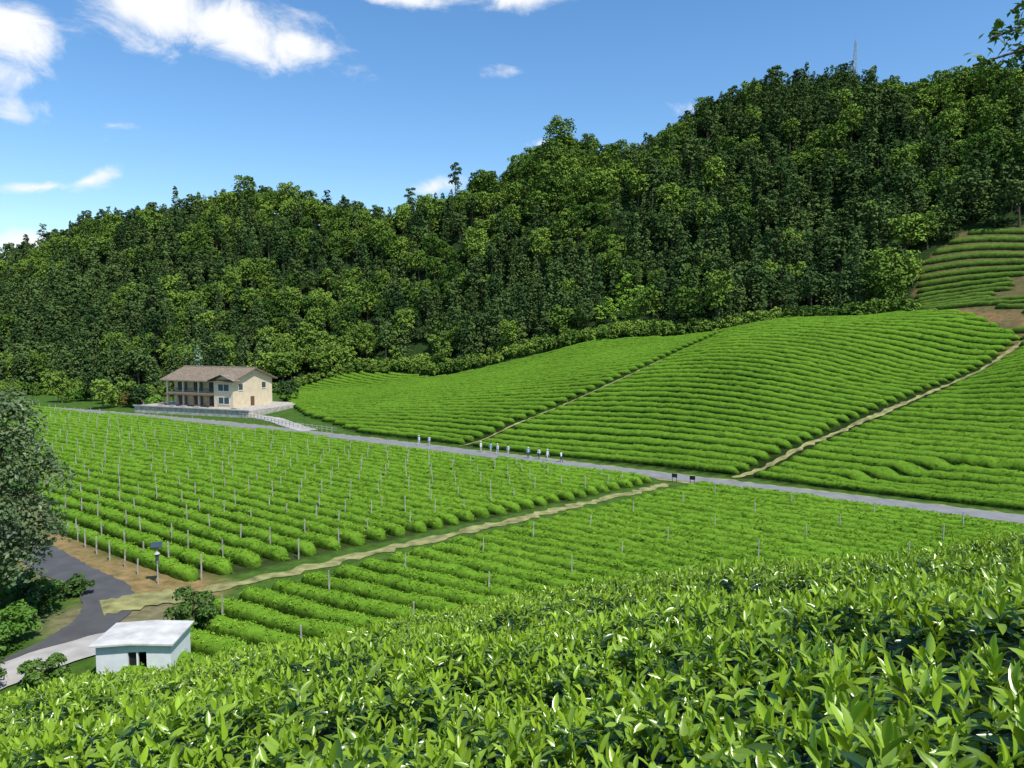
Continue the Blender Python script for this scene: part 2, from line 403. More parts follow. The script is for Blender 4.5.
# ------------------------------------------------------------------ tea rows
def tea_rows(name, regionfn, w0, w1, dw, s0, s1, ds, hgt, hw, warpf, tuft_d, mat):
    Sx = np.arange(s0, s1, ds); Wx = np.arange(w0, w1, dw)
    Sg, Wg = np.meshgrid(Sx, Wx); Wc = Wg+warpf(Sg, Wg)
    x, y = sw2xy(Sg, Wc)
    mask = regionfn(Sg, Wc, x, y).astype(float)
    av = np.zeros_like(mask); kn = 2
    for o in range(-kn, kn+1): av += np.roll(mask, o, 1)
    hf = np.sqrt(np.clip((av/(2*kn+1)-.6)/.4, 0, 1)); keep = (mask > 0)
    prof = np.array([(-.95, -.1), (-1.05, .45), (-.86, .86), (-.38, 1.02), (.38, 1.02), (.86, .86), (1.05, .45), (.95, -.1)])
    tones = [0, .1, .7, 1, 1, .7, .1, 0]  # dark sides: mature leaves, with shade between rows also put into the colour
    V = []; T = []
    for k, (po, ph) in enumerate(prof):
        j1 = (rng.uniform(-1, 1, x.shape))*.07; j2 = rng.uniform(-1, 1, x.shape)*.06
        big = (vnoise(x+k*.3, y, 1.6, 5)-.5)*.3
        o = po*hw*(.4+.6*hf)*(1+big*.5)+j1
        xx = x+N[0]*o; yy = y+N[1]*o
        V.append(np.stack([xx, yy, H(xx, yy)+hgt*ph*np.where(ph > 0, hf*(1+big)+.03, 1)+j2*(ph > 0)], -1))
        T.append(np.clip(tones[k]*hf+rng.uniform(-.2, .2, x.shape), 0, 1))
    V = np.stack(V, 2); T = np.stack(T, 2)
    R_, C_, K_, _ = V.shape
    r_, c_ = np.meshgrid(np.arange(R_), np.arange(C_-1), indexing='ij')
    ok = keep[:, :-1] & keep[:, 1:]
    r_, c_ = r_[ok], c_[ok]
    F = []
    for k in range(K_-1):
        a = (r_*C_+c_)*K_+k; b_ = (r_*C_+c_+1)*K_+k
        F.append(np.stack([a, b_, b_+1, a+1], 1))
    F = np.concatenate(F)
    used, inv = np.unique(F, return_inverse=True)
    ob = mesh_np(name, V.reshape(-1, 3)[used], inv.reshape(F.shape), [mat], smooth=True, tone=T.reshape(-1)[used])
    nn = len(r_); per = np.clip(tuft_d(y[r_, c_])*ds*hw*2.0*hf[r_, c_], 0, 40)
    cnt = rng.poisson(per)
    rep = np.repeat(np.arange(nn), cnt); rr, cc = r_[rep], c_[rep]
    kf = rng.uniform(1.9, 5.1, len(rep)); k0 = np.floor(kf).astype(int); fk = (kf-k0)[:, None]; fs = rng.random((len(rep), 1))
    p_ = (V[rr, cc, k0]*(1-fk)+V[rr, cc, k0+1]*fk)*(1-fs)+(V[rr, cc+1, k0]*(1-fk)+V[rr, cc+1, k0+1]*fk)*fs
    return ob, p_
def reg_flat(s, w, x, y):
    a = inpoly(s, w, LEFT_FIELD) | inpoly(s, w, LOW_FIELD)
    a &= segdist(s, w, DIVIDER) > 1.35
    a &= H(x, y) < 3.5
    return a
def reg_hill(s, w, x, y):
    a = inpoly(s, w, TEA_HILL) & (segdist(s, w, PATH_A) > .6) & (segdist(s, w, PATH_B) > .85)
    return a
def reg_terr(s, w, x, y):
    return inpoly(x, y, TERR) & (vnoise(x, y, 7, 77) > .2) & ~(inpoly(x, y, orange) & (vnoise(x, y, 7, 78) > .45))
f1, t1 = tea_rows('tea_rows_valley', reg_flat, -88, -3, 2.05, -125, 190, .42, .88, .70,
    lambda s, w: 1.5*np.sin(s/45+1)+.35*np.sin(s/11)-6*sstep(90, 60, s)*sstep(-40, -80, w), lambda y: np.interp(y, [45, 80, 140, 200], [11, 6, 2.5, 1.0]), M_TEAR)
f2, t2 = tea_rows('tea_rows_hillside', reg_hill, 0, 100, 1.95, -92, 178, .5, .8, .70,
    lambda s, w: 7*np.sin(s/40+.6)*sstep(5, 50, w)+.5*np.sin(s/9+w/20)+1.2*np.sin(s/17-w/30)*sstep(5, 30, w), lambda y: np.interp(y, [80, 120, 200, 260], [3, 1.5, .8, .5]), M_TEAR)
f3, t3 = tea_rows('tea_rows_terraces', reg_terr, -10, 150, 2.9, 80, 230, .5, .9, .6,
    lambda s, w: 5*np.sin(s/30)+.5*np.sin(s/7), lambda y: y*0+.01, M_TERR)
tufts = []
for k in range(5):
    g = Geo(); nn = 8
    c = rng.normal(size=(nn, 3))*np.array([.11, .11, .03]); c[:, 2] = np.abs(c[:, 2])+.01
    g.cards(c, .075, 0, .4, None, .5)
    tufts.append(g.build('tea_tuft', [M_TUFT], False))
tp = np.vstack([t1, t2]); nt_ = len(tp)
dist = tp[:, 1]
rots = np.stack([rng.normal(0, .25, nt_), rng.normal(0, .25, nt_), rng.uniform(0, 6.28, nt_)], 1)
gn_instances('tea_row_shoots', tp, rots, np.interp(dist, [45, 90, 200], [1.0, 1.2, 1.35])*rng.uniform(.75, 1.25, nt_), rng.integers(0, 5, nt_), tufts)

# ------------------------------------------------------------------ foreground tea canopy
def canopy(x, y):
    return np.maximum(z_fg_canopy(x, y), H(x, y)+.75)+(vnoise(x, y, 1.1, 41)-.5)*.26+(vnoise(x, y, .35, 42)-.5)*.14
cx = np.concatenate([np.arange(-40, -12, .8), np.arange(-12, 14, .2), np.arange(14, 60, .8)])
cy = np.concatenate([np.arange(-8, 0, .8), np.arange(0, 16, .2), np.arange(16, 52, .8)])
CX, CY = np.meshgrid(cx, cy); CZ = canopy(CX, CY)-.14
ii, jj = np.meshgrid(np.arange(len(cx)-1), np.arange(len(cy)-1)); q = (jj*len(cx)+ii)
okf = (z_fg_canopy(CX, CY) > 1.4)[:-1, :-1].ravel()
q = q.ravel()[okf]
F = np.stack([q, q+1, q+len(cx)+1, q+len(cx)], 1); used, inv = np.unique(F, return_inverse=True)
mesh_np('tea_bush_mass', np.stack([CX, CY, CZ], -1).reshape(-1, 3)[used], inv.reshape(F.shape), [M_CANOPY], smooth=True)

def leaf_grid(L, Wd, bend, fold, n_=4):
    v = []
    for k in range(n_+1):
        t = k/n_
        wv = Wd*.5*(math.sin(math.pi*min(1, t**.8))**.75)*(1 if 0 < k < n_ else 0)+.0006
        yy = L*t; zz = -bend*L*t*t
        v += [(-wv, yy, zz+fold*wv), (0, yy, zz), (wv, yy, zz+fold*wv)]
    f = []
    for k in range(n_):
        a = k*3
        f += [(a, a+1, a+4, a+3), (a+1, a+2, a+5, a+4)]
    return np.array(v), np.array(f)
def shoot(name, nleaf, upright, L0):
    V = []; Fs = []; T = []; nv = 0
    for k in range(nleaf):
        t = k/(nleaf-1)
        L = L0*random.uniform(.75, 1.15)*(1-.35*t); wd = L*random.uniform(.28, .37)
        v, f = leaf_grid(L, wd, random.uniform(.05, .4)*(1-t*.7), random.uniform(.25, .8))
        pitch = math.radians((20+55*t)*upright+random.uniform(-14, 14)) if k < nleaf-1 else math.radians(80)
        az = k*2.4+random.uniform(-.4, .4)
        M_ = Matrix.Rotation(az, 3, 'Z') @ Matrix.Rotation(pitch, 3, 'X') @ Matrix.Rotation(random.uniform(-.4, .4), 3, 'Y')
        v = v @ np.array(M_).T + np.array([0, 0, t*L0*.9])
        V.append(v); Fs.append(f+nv); nv += len(v)
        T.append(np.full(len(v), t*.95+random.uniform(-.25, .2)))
    return mesh_np(name, np.vstack(V), np.vstack(Fs), [M_TEA], link=False, smooth=True, tone=np.concatenate(T))
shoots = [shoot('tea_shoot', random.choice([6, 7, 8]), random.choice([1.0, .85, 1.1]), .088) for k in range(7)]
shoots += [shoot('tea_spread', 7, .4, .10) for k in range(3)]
pp = []; sc_ = []
def scatter(y0, y1, dens, sc, m_=.8, pad=1.8):
    X0, X1 = -m_*y1-pad, m_*y1+pad
    k = int((y1-y0)*(X1-X0)*dens)
    x = rng.uniform(X0, X1, k); y = rng.uniform(y0, y1, k)
    o = (np.abs(x) < m_*y+pad) & (np.hypot(x, y) > .75) & (z_fg_canopy(x, y) > 1.5)
    o &= rng.random(k) < np.where(vnoise(x, y, .45, 88) > .28, 1, .3)
    x, y = x[o], y[o]; z = canopy(x, y)-rng.random(len(x))**1.4*.15
    pp.append(np.stack([x, y, z], 1)); sc_.append(np.full(len(x), sc))
scatter(-1.0, 2.5, 270, 1.0, .9, 2.0); scatter(2.5, 5, 270, .95); scatter(5, 9, 220, .92); scatter(9, 14, 150, 1.0); scatter(14, 36, 12, 2.0, .8, 4)
pp = np.vstack(pp); sc_ = np.concatenate(sc_)*rng.uniform(.65, 1.3, len(pp)); k = len(pp)
rots = np.stack([rng.normal(0, .3, k), rng.normal(0, .3, k), rng.uniform(0, 6.28, k)], 1)
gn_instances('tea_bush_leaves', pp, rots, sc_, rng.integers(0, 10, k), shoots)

# ------------------------------------------------------------------ forest
src = [conifer('cedar', 12, 2.4, M_CON, 520, .1, .6, .42), conifer('cedar', 14, 2.6, M_CON, 580, .1, .7, .42), conifer('cedar', 11, 2.2, M_CON, 460, .1, .6, .4), conifer('cedar', 13, 2.8, M_CON, 560, .15, .5, .42),
       broadleaf('oak', 11, 4.0, M_BRO, 16, 68, .38), broadleaf('oak', 13, 4.4, M_BRO, 19, 68, .38), broadleaf('oak', 9, 3.4, M_BRO, 13, 68, .36), broadleaf('pine_round', 13, 3.1, M_CON, 14, 60, .38, th=.35),
       broadleaf('bamboo', 10, 2.4, M_BAM, 9, 50, .4, .08, th=.15), broadleaf('shrub', 3.2, 2.4, M_BRO, 7, 55, .28, .08, th=.0)]
sp = 4.0
gx_, gy_ = np.meshgrid(np.arange(-420, 330, sp), np.arange(110, 470, sp))
fx = gx_.ravel()+rng.uniform(-1.8, 1.8, gx_.size); fy = gy_.ravel()+rng.uniform(-1.8, 1.8, gx_.size)
fs, fw = xy2sw(fx, fy)
ok = (fw > w_forest(fs)+1+3*vnoise(fx, fy, 9, 50)) & ~inpoly(fx, fy, TERR) & (fx > -.85*fy-15) & (fx < .85*fy+15)
ok &= (fy < np.where(fx < -140, 460, 375)) & ~inpoly(fx, fy, [(84, 100), (84, 134), (110, 118), (320, 118), (320, 60), (90, 60)])
fx, fy, fs, fw = fx[ok], fy[ok], fs[ok], fw[ok]
fz = H(fx, fy)
kn = vnoise(fx, fy, 34, 60)*.5+vnoise(fx, fy, 11, 61)*.5
az = fx/fy
ridge = np.exp(-((az-.1)/.15)**2)*sstep(20, 60, fz)*.3 + sstep(.42, .6, az)*.15 + np.exp(-((az+.33)/.15)**2)*sstep(30, 60, fz)*.12
isb = (kn+ridge+sstep(12, 0, fw-w_forest(fs))*.1) > .56
r3 = rng.random(len(fx))
isb = np.where(r3 < .1, ~isb, isb)
ind = np.where(isb, rng.integers(4, 7, len(fx)), rng.choice([0, 1, 2, 3, 0, 1, 7, 7], len(fx)))
bam = (np.hypot(fx-33, (fy-218)*.8) < 8)
ind[bam] = 8
scl = rng.uniform(.68, 1.15, len(fx))*np.where(rng.random(len(fx)) < .05, 1.3, 1)
thin = isb & (rng.random(len(fx)) < .36)
fx, fy, fz, ind, scl = [a[~thin] for a in (fx, fy, fz, ind, scl)]
es = rng.uniform(-160, 95, 800); ew = w_forest(es)+rng.uniform(-2.0, 4, 800); ex, ey = sw2xy(es, ew)
o = ~inpoly(ex, ey, TERR); ex, ey = ex[o], ey[o]
fx = np.concatenate([fx, ex]); fy = np.concatenate([fy, ey]); fz = np.concatenate([fz, H(ex, ey)])
ind = np.concatenate([ind, np.full(len(ex), 9)]); scl = np.concatenate([scl, rng.uniform(.4, 1.3, len(ex))])
k = len(fx)
rots = np.stack([rng.normal(0, .05, k), rng.normal(0, .05, k), rng.uniform(0, 6.28, k)], 1)
sc3 = np.stack([scl*rng.uniform(.85, 1.2, k), scl*rng.uniform(.85, 1.2, k), scl*rng.uniform(.85, 1.2, k)], 1)
gn_instances('forest', np.stack([fx, fy, fz-.3], 1), rots, sc3, ind, src)

def place(ob, x, y, z=None, rot=0, s=1):
    ob.location = (x, y, float(H(x, y)) if z is None else z); ob.rotation_euler = (0, 0, rot); ob.scale = (s, s, s); return ob
place(broadleaf('pine_tree', 26, 3.4, M_CON, 11, 80, .42, .28, True, th=.5), -25, 332)
place(broadleaf('pine_tree', 21, 3.0, M_CON, 9, 80, .42, .26, True, th=.5), -46, 338)
place(conifer('pale_cypress_tree', 16, 3.2, M_PALE, 900, .05, .8, .45, True), -84.5, 199)
t = broadleaf('broadleaf_tree', 17.6, 4.3, M_NEAR, 44, 380, .16, .32, True, th=.1)
place(t, -34.0, 47.5)
def bush(name, x, y, h, r, mat, lob=9, per=150, size=.12):
    return place(broadleaf(name, h, r, mat, lob, per, size, .06, True, th=0.0), x, y, None, random.uniform(0, 6))
bush('round_bush', -21.0, 47.6, 3.0, 1.7, M_BUSH, 10, 260)
bush('round_bush', -26.0, 39.9, 1.9, 1.3, M_BUSH, 10, 200)
bush('round_bush', -29.6, 39.4, 2.2, 1.6, M_BUSH, 10, 200)
for k in range(20):
    bush('roadside_shrub', -31.8-random.uniform(0, 7), 42+random.uniform(0, 13), random.uniform(1.2, 2.8), random.uniform(1.0, 2.0), M_WEED if k % 3 else M_BUSH, 8, 130, .14)
M_RED = leafmat('reddish_shrub_foliage', (.13, .06, .02), (.2, .17, .03), wscale=.3)
for k in range(22):
    s_ = random.uniform(-120, -74); bx, by = sw2xy(s_, random.uniform(4, 14)+w_road(s_)*.3)
    bush('garden_shrub', float(bx), float(by), random.uniform(1.6, 4.0), random.uniform(1.4, 2.8), random.choice([M_RED, M_CON, M_BRO, M_WEED]), 8, 60, .28)
for k, (tx, ty) in enumerate([(-96, 190), (-102, 196), (-110, 200), (-92, 200), (-118, 207), (-125, 203), (-60, 196), (-104, 187)]):
    place(broadleaf('garden_tree', random.uniform(6, 10), random.uniform(2.4, 3.6), M_BRO if k % 2 else M_CON, 14, 70, .34, .16, True, th=.12), tx, ty)

# ------------------------------------------------------------------ posts
g = Geo()
def post(x, y, h=2.25, r=.05):
    z = float(H(x, y)); lx, ly = random.gauss(0, .06), random.gauss(0, .06)
    v = np.array([[x-r, y-r, z-.3], [x+r, y-r, z-.3], [x+r, y+r, z-.3], [x-r, y+r, z-.3], [x-r*.85+lx, y-r*.85+ly, z+h], [x+r*.85+lx, y-r*.85+ly, z+h], [x+r*.85+lx, y+r*.85+ly, z+h], [x-r*.85+lx, y+r*.85+ly, z+h]])
    g.add(v, [[0, 3, 2, 1], [4, 5, 6, 7], [0, 1, 5, 4], [1, 2, 6, 5], [2, 3, 7, 6], [3, 0, 4, 7]], 0)
for w in np.arange(-61, -7, 4.1):
    for s in np.arange(-110, 68, 4.3):
        a, b_ = s+random.gauss(0, .4)+(w*.12), w+random.gauss(0, .2)
        if inpoly(np.array([a]), np.array([b_]), LEFT_FIELD)[0] and random.random() > .08:
            x, y = sw2xy(a, b_); post(float(x), float(y), random.uniform(1.7, 2.4), .05)
for w in np.arange(-72, -8, 6.9):
    for s in np.arange(62, 150, 8.5):
        a = s+(w+40)*.24
        if inpoly(np.array([a]), np.array([w]), LOW_FIELD)[0]:
            x, y = sw2xy(a+random.gauss(0, .4), w+random.gauss(0, .3))
            if H(x, y) < 1.5: post(float(x), float(y), random.uniform(1.7, 2.3), .05)
for k in range(14):
    post(-58+k*2.1+random.gauss(0, .1), 84.5-k*1.95+random.gauss(0, .1), random.uniform(1.2, 1.8), .05)
g.build('field_posts', [M_POST])
# ------------------------------------------------------------------ parents
def parent(name, parts, loc, rot=0, sc=1.0):
    e = bpy.data.objects.new(name, None); COL.objects.link(e); e.location = loc; e.rotation_euler = (0, 0, rot); e.scale = (sc, sc, sc)
    for p_ in parts: p_.parent = e
    return e
def part(name, fn, mats):
    g = Geo(); fn(g); return g.build(name, mats)
# ---- farmhouse (local x along the front, y depth, front at y=0)
Lh, Dh, Hh = 20.5, 14.0, 6.5
def walls(g):
    g.box((0, 2.6, 0), (Lh, Dh, Hh), 0)
    g.box((0, 0, 3.0), (Lh, 2.6, 3.35), 0)
    g.box((0, 0, 6.0), (Lh, 2.59, 6.48), 0)
    g.box((14.8, .02, .0), (Lh, 2.59, 2.99), 0); g.box((14.8, .02, 3.36), (Lh, 2.59, 5.99), 0)
    g.box((0, 0.02, .0), (.5, .5, 2.99), 0); g.box((0, .02, 3.36), (.5, .5, 5.99), 0)
    for x in (5, 9.8): g.box((x, .05, 0), (x+.4, .45, 2.99), 0); g.box((x, .05, 3.36), (x+.4, .45, 5.99), 0)
    g.add([[0, -.0, Hh], [0, Dh, Hh], [0, Dh*.5, 8.9], [0, Dh*.5, 8.9]], [[0, 1, 2, 3]], 0)
    g.add([[Lh, -.0, Hh], [Lh, Dh, Hh], [Lh, Dh*.5, 8.9], [Lh, Dh*.5, 8.9]], [[0, 1, 2, 3]], 0)
RZ = 9.2
def roof(g):
    o = 1.0; e = Hh-.2
    for side in (0, 1):
        y0 = -o if side == 0 else Dh+o
        a = np.array([[-o, y0, e], [Lh+o, y0, e], [Lh+o, Dh*.5, RZ], [-o, Dh*.5, RZ]])
        b_ = a+[0, 0, -.22]
        g.add(np.vstack([a, b_]), [[0, 1, 2, 3], [4, 7, 6, 5], [0, 4, 5, 1], [1, 5, 6, 2], [3, 7, 4, 0]], 0)
        for k in range(40):
            x = -o+(Lh+2*o)*k/39
            g.tube((x, y0, e+.04), (x, Dh*.5, RZ+.04), .07, .07, 0, 5)
    g.tube((-o, Dh*.5, RZ+.05), (Lh+o, Dh*.5, RZ+.05), .2, .2, 0, 6)
    g.add([[13.8, -1.3, 6.4], [18, -1.3, 7.9], [18, 4.2, 7.9], [13.8, 1.0, 6.5]], [[0, 1, 2, 3]], 0)
    g.add([[21.9, -1.3, 6.4], [21.9, 1.0, 6.5], [18, 4.2, 7.9], [18, -1.3, 7.9]], [[0, 1, 2, 3]], 0)
def gablet(g): g.add([[14.8, -.02, 6.49], [20.5, -.02, 6.49], [18, -.02, 7.8], [18, -.02, 7.8]], [[0, 1, 2, 3]], 0)
def windows(g):
    for x in (1.2, 6.2, 11):
        g.box((x, 2.52, .1), (x+3, 2.58, 2.6), 0); g.box((x, 2.52, 3.5), (x+3, 2.58, 5.7), 0)
    g.box((16.2, -.05, 4.0), (19.4, .015, 5.5), 0); g.box((16.2, -.05, .9), (19.4, .015, 2.4), 0)
    for y in (2.0, 10.2):
        g.box((Lh+.01, y, 4.1), (Lh+.06, y+1.3, 5.5), 0)
def frames(g):
    for x in (1.2, 6.2, 11):
        for zz in ((.1, 2.6), (3.5, 5.7)):
            for xx in (x-.06, x+1.47, x+3): g.box((xx, 2.45, zz[0]), (xx+.07, 2.515, zz[1]), 0)
    for z0, z1 in ((4.0, 5.5), (.9, 2.4)):
        for xx in (16.1, 17.75, 19.4): g.box((xx, -.12, z0), (xx+.1, -.055, z1), 0)
        g.box((16.1, -.14, z0-.12), (19.5, .0, z0-.005), 0)
    for y in (2.0, 10.2): g.box((Lh+.005, y-.1, 3.95), (Lh+.16, y+1.4, 4.09), 0)
def door(g): g.box((Lh+.01, 6.0, 0), (Lh+.07, 7.3, 2.3), 0)
def rail(g):
    for x in np.arange(.5, 14.7, .35): g.box((x, .08, 3.35), (x+.06, .14, 4.3), 0)
    g.box((.5, .06, 4.3), (14.79, .17, 4.4), 0)
    g.box((.3, -1.6, 2.75), (14.6, -.01, 2.93), 0)
    for x in (.6, 5, 9.8, 14.2): g.box((x, -1.5, 0), (x+.2, -1.3, 2.74), 0)
th = math.radians(-21); PZ = 1.6
corner = np.array([-65.9, 174.0]); fdir = np.array([math.cos(th), math.sin(th)])
org = corner-fdir*Lh
parent('farmhouse', [part('walls', walls, [M_CREAM]), part('roof', roof, [M_ROOF]), part('gable_front', gablet, [M_CREAM]), part('windows', windows, [M_GLASS]),
    part('window_frames', frames, [M_WHITE]), part('door', door, [M_WOOD]), part('balcony_rail', rail, [M_WOOD])], (org[0], org[1], PZ), th)
def plat(g):
    g.box((-6, -4.2, -1.9), (Lh+8, Dh+3, 0), 0); g.box((-6.2, -4.5, -.0), (Lh+8.2, -4.05, .25), 1)
    # planters along the terrace
    for x in (1, 4.5, 8, 12, 23): g.box((x, -3.6, .003), (x+1.4, -3.0, .5), 1)
parent('retaining_wall', [part('wall_body', plat, [M_STONE, M_CONC])], (org[0], org[1], PZ), th)
def fence(g):
    pts = swp([(-66, 8.4), (-48, 8.6), (-32, 6.6), (-16, 3.6), (-2, 2.9)])
    for (a, b_) in zip(pts[1:-1], pts[2:]):
        L = np.linalg.norm(b_-a); k = int(L/1.5)
        for q_ in range(k):
            p0 = a+(b_-a)*q_/k; p1 = a+(b_-a)*(q_+1)/k; z = float(H(*p0))
            g.box((p0[0]-.06, p0[1]-.06, z), (p0[0]+.06, p0[1]+.06, z+1.1), 0)
            for zz in (.55, 1.0): g.tube((*p0, z+zz), (*p1, float(H(*p1))+zz), .045, .045, 0, 5)
part('roadside_railing', fence, [M_POST])
def shed(g):
    g.box((0, 0, 0), (5, 3.4, 2.3), 0); g.box((-.3, -.3, 2.31), (5.3, 3.7, 2.45), 1); g.box((1.2, -.03, 0), (2.3, -.005, 2.0), 2); g.box((3.1, -.03, 1), (4.2, -.005, 1.8), 2)
sx, sy = sw2xy(-92, 8)
parent('garden_shed', [part('shed_body', shed, [M_STONE, M_ROOF, M_DARK])], (float(sx), float(sy), float(H(sx, sy))), th)

# ---- white hut
def hw_(g):
    g.box((0, 0, 0), (2.1, .2, 2.6), 0); g.box((2.68, .003, .0), (2.78, .197, 2.1), 0); g.box((3.35, 0, 0), (5.0, .2, 2.6), 0); g.box((2.1, 0, 2.1), (3.35, .2, 2.6), 0)
    g.box((0, .2, 0), (.2, 3.6, 2.6), 0); g.box((4.8, .2, 0), (5.0, 3.6, 2.6), 0); g.box((.2, 3.4, 0), (4.8, 3.6, 2.6), 0)
def hr_(g):
    for a, b_ in ((-.3, 2.5), (5.25, 2.5)):
        v = [[a, -.35, 2.606], [b_, -.35, 2.74], [b_, 3.8, 2.74], [a, 3.8, 2.606], [a, -.35, 2.72], [b_, -.35, 2.86], [b_, 3.8, 2.86], [a, 3.8, 2.72]]
        g.add(v, [[0, 3, 2, 1], [4, 5, 6, 7], [0, 1, 5, 4], [2, 3, 7, 6], [3, 0, 4, 7]], 0)
def hgab(g): g.add([[.0, .0, 2.601], [5, .0, 2.601], [2.5, .0, 2.74], [2.5, .0, 2.74]], [[0, 1, 2, 3]], 0)
def hf_(g):
    g.box((.2, .2, .01), (4.8, 3.4, .06), 0)
    g.box((2.12, .22, .06), (2.66, .27, 2.08), 0); g.box((1.0, 3.0, .06), (4.0, 3.3, 1.5), 0)
def hwin(g): g.box((-.03, 1.4, 1.1), (-.005, 2.3, 1.9), 0)
M_SCREED = principled('roof_screed', (.55, .53, .49), .9, .22, .9)
parent('white_hut', [part('walls', hw_, [M_WHITE]), part('gable', hgab, [M_WHITE]), part('roof', hr_, [M_SCREED]), part('interior', hf_, [M_DARK]), part('window', hwin, [M_GLASS])], (-23.6, 40.7, -.02), math.radians(4), .83)

# ---- solar insect lamp
def lamp_(g):
    g.tube((0, 0, -.2), (0, 0, 3.1), .05, .04, 0, 8)
    g.tube((0, 0, 1.9), (0, 0, 2.4), .13, .13, 1, 10); g.tube((0, 0, 2.4), (0, 0, 2.6), .24, .05, 0, 10); g.tube((0, 0, 1.6), (0, 0, 1.88), .05, .18, 0, 10)
    a = np.array([[-.4, -.25, 3.0], [.4, -.25, 3.0], [.4, .25, 3.3], [-.4, .25, 3.3]])
    g.add(np.vstack([a, a+[0, .02, -.05]]), [[0, 1, 2, 3], [4, 7, 6, 5], [0, 4, 5, 1], [1, 5, 6, 2], [2, 6, 7, 3], [3, 7, 4, 0]], 1)
parent('solar_insect_lamp', [part('lamp_body', lamp_, [M_METAL, M_GLASS])], (-28.0, 57.2, 0), .3)

# ---- signs at the junction
def sign_(g):
    g.box((-.35, -.04, .7), (.35, .04, 1.2), 1)
    for x in (-.3, .24): g.box((x, -.03, -.1), (x+.06, .03, .69), 0)
for s_, w_ in ((70.0, -3.2), (72.5, -3.3)):
    x, y = sw2xy(s_, w_); parent('roadside_sign', [part('board', sign_, [M_WOOD, M_DARK])], (float(x), float(y), 0), -.5)

# ---- radio tower
def tower(g):
    h = 30
    cs = [(-1, -1), (1, -1), (1, 1), (-1, 1)]
    for k in range(8):
        z0, z1 = h*k/8, h*(k+1)/8; r0 = 1.6*(1-k/9); r1 = 1.6*(1-(k+1)/9)
        for a in range(4):
            c0 = cs[a]; c1 = cs[(a+1) % 4]
            g.tube((c0[0]*r0, c0[1]*r0, z0), (c0[0]*r1, c0[1]*r1, z1), .1, .1, 0, 4)
            g.tube((c0[0]*r0, c0[1]*r0, z0), (c1[0]*r1, c1[1]*r1, z1), .06, .06, 0, 4)
            g.tube((c0[0]*r1, c0[1]*r1, z1), (c1[0]*r1, c1[1]*r1, z1), .06, .06, 0, 4)
    g.tube((0, 0, h), (0, 0, h+4), .06, .03, 0, 4)
parent('radio_tower', [part('lattice', tower, [M_METAL])], (151, 335, float(H(151, 335))-1))

# ---- people by the road
def person(x, y, heading, shirt, pants, hat, phase):
    vs = [((0, 0, .95), .135), ((0, 0, 1.15), .125), ((0, 0, 1.38), .15), ((0, 0, 1.47), .065), ((0, .01, 1.56), .085), ((0, .01, 1.68), .08)]
    ed = [(0, 1), (1, 2), (2, 3), (3, 4), (4, 5)]
    for sd in (-1, 1):
        b0 = len(vs); sw = phase*sd
        vs += [((sd*.10, 0, .88), .09), ((sd*.11, sw*.5, .48), .065), ((sd*.11, sw, .08), .045), ((sd*.11, sw-.15, .04), .04)]
        ed += [(0, b0), (b0, b0+1), (b0+1, b0+2), (b0+2, b0+3)]
        b1 = len(vs)
        vs += [((sd*.19, 0, 1.38), .06), ((sd*.24, -sw*.3+.02, 1.10), .045), ((sd*.25, -sw*.6-.06, .86), .034), ((sd*.25, -sw*.7-.08, .76), .03)]
        ed += [(2, b1), (b1, b1+1), (b1+1, b1+2), (b1+2, b1+3)]
    me = bpy.data.meshes.new('body'); me.from_pydata([v for v, r_ in vs], ed, [])
    ob = bpy.data.objects.new('body', me); COL.objects.link(ob)
    sk = ob.modifiers.new('skin', 'SKIN')
    for i, (v, r_) in enumerate(vs):
        me.skin_vertices[0].data[i].radius = (r_, r_*.8)
    me.skin_vertices[0].data[0].use_root = True
    ob.modifiers.new('sub', 'SUBSURF').levels = 1; ob.modifiers['sub'].render_levels = 2
    mt, nt, out = newmat('clothing'); p = nt.nodes.new('ShaderNodeBsdfPrincipled'); p.inputs['Roughness'].default_value = .85
    tc = nt.nodes.new('ShaderNodeTexCoord'); sp_ = nt.nodes.new('ShaderNodeSeparateXYZ'); nt.links.new(tc.outputs['Object'], sp_.inputs[0])
    mr = nt.nodes.new('ShaderNodeMath'); mr.operation = 'DIVIDE'; mr.inputs[1].default_value = 2; nt.links.new(sp_.outputs['Z'], mr.inputs[0])
    rp = nt.nodes.new('ShaderNodeValToRGB'); rp.color_ramp.interpolation = 'CONSTANT'
    e = rp.color_ramp.elements; e[0].color = (.03, .03, .03, 1); e[1].position = .045; e[1].color = (*pants, 1)
    q_ = e.new(.46); q_.color = (*shirt, 1); q_ = e.new(.735); q_.color = (.45, .27, .19, 1)
    nt.links.new(mr.outputs[0], rp.inputs[0]); nt.links.new(rp.outputs[0], p.inputs['Base Color']); nt.links.new(p.outputs[0], out.inputs[0])
    me.materials.append(mt)
    def hat_(g):
        g.tube((0, .01, 1.68), (0, .01, 1.69), .2, .19, 0, 14); g.tube((0, .01, 1.69), (0, .01, 1.80), .11, .08, 0, 14); g.tube((0, .01, 1.80), (0, .01, 1.81), .08, .001, 0, 14)
    def hair_(g):
        g.tube((0, .03, 1.60), (0, .03, 1.72), .098, .09, 0, 12); g.tube((0, .03, 1.72), (0, .03, 1.78), .09, .01, 0, 12)
    def face_(g):
        for sx_ in (-.03, .03): g.box((sx_-.01, -.085, 1.635), (sx_+.01, -.07, 1.65), 0)
        g.box((-.02, -.085, 1.575), (.02, -.07, 1.583), 0); g.tube((0, -.075, 1.63), (0, -.1, 1.605), .008, .014, 1, 5)
    M_SK = bpy.data.materials.get('skin_tone') or principled('skin_tone', (.45, .27, .19), .6, .05)
    parent('person', [ob, part('hat' if hat else 'hair', hat_ if hat else hair_, [M_WHITE if hat else M_DARK]), part('face', face_, [M_DARK, M_SK])], (x, y, float(H(x, y))+.09), heading)
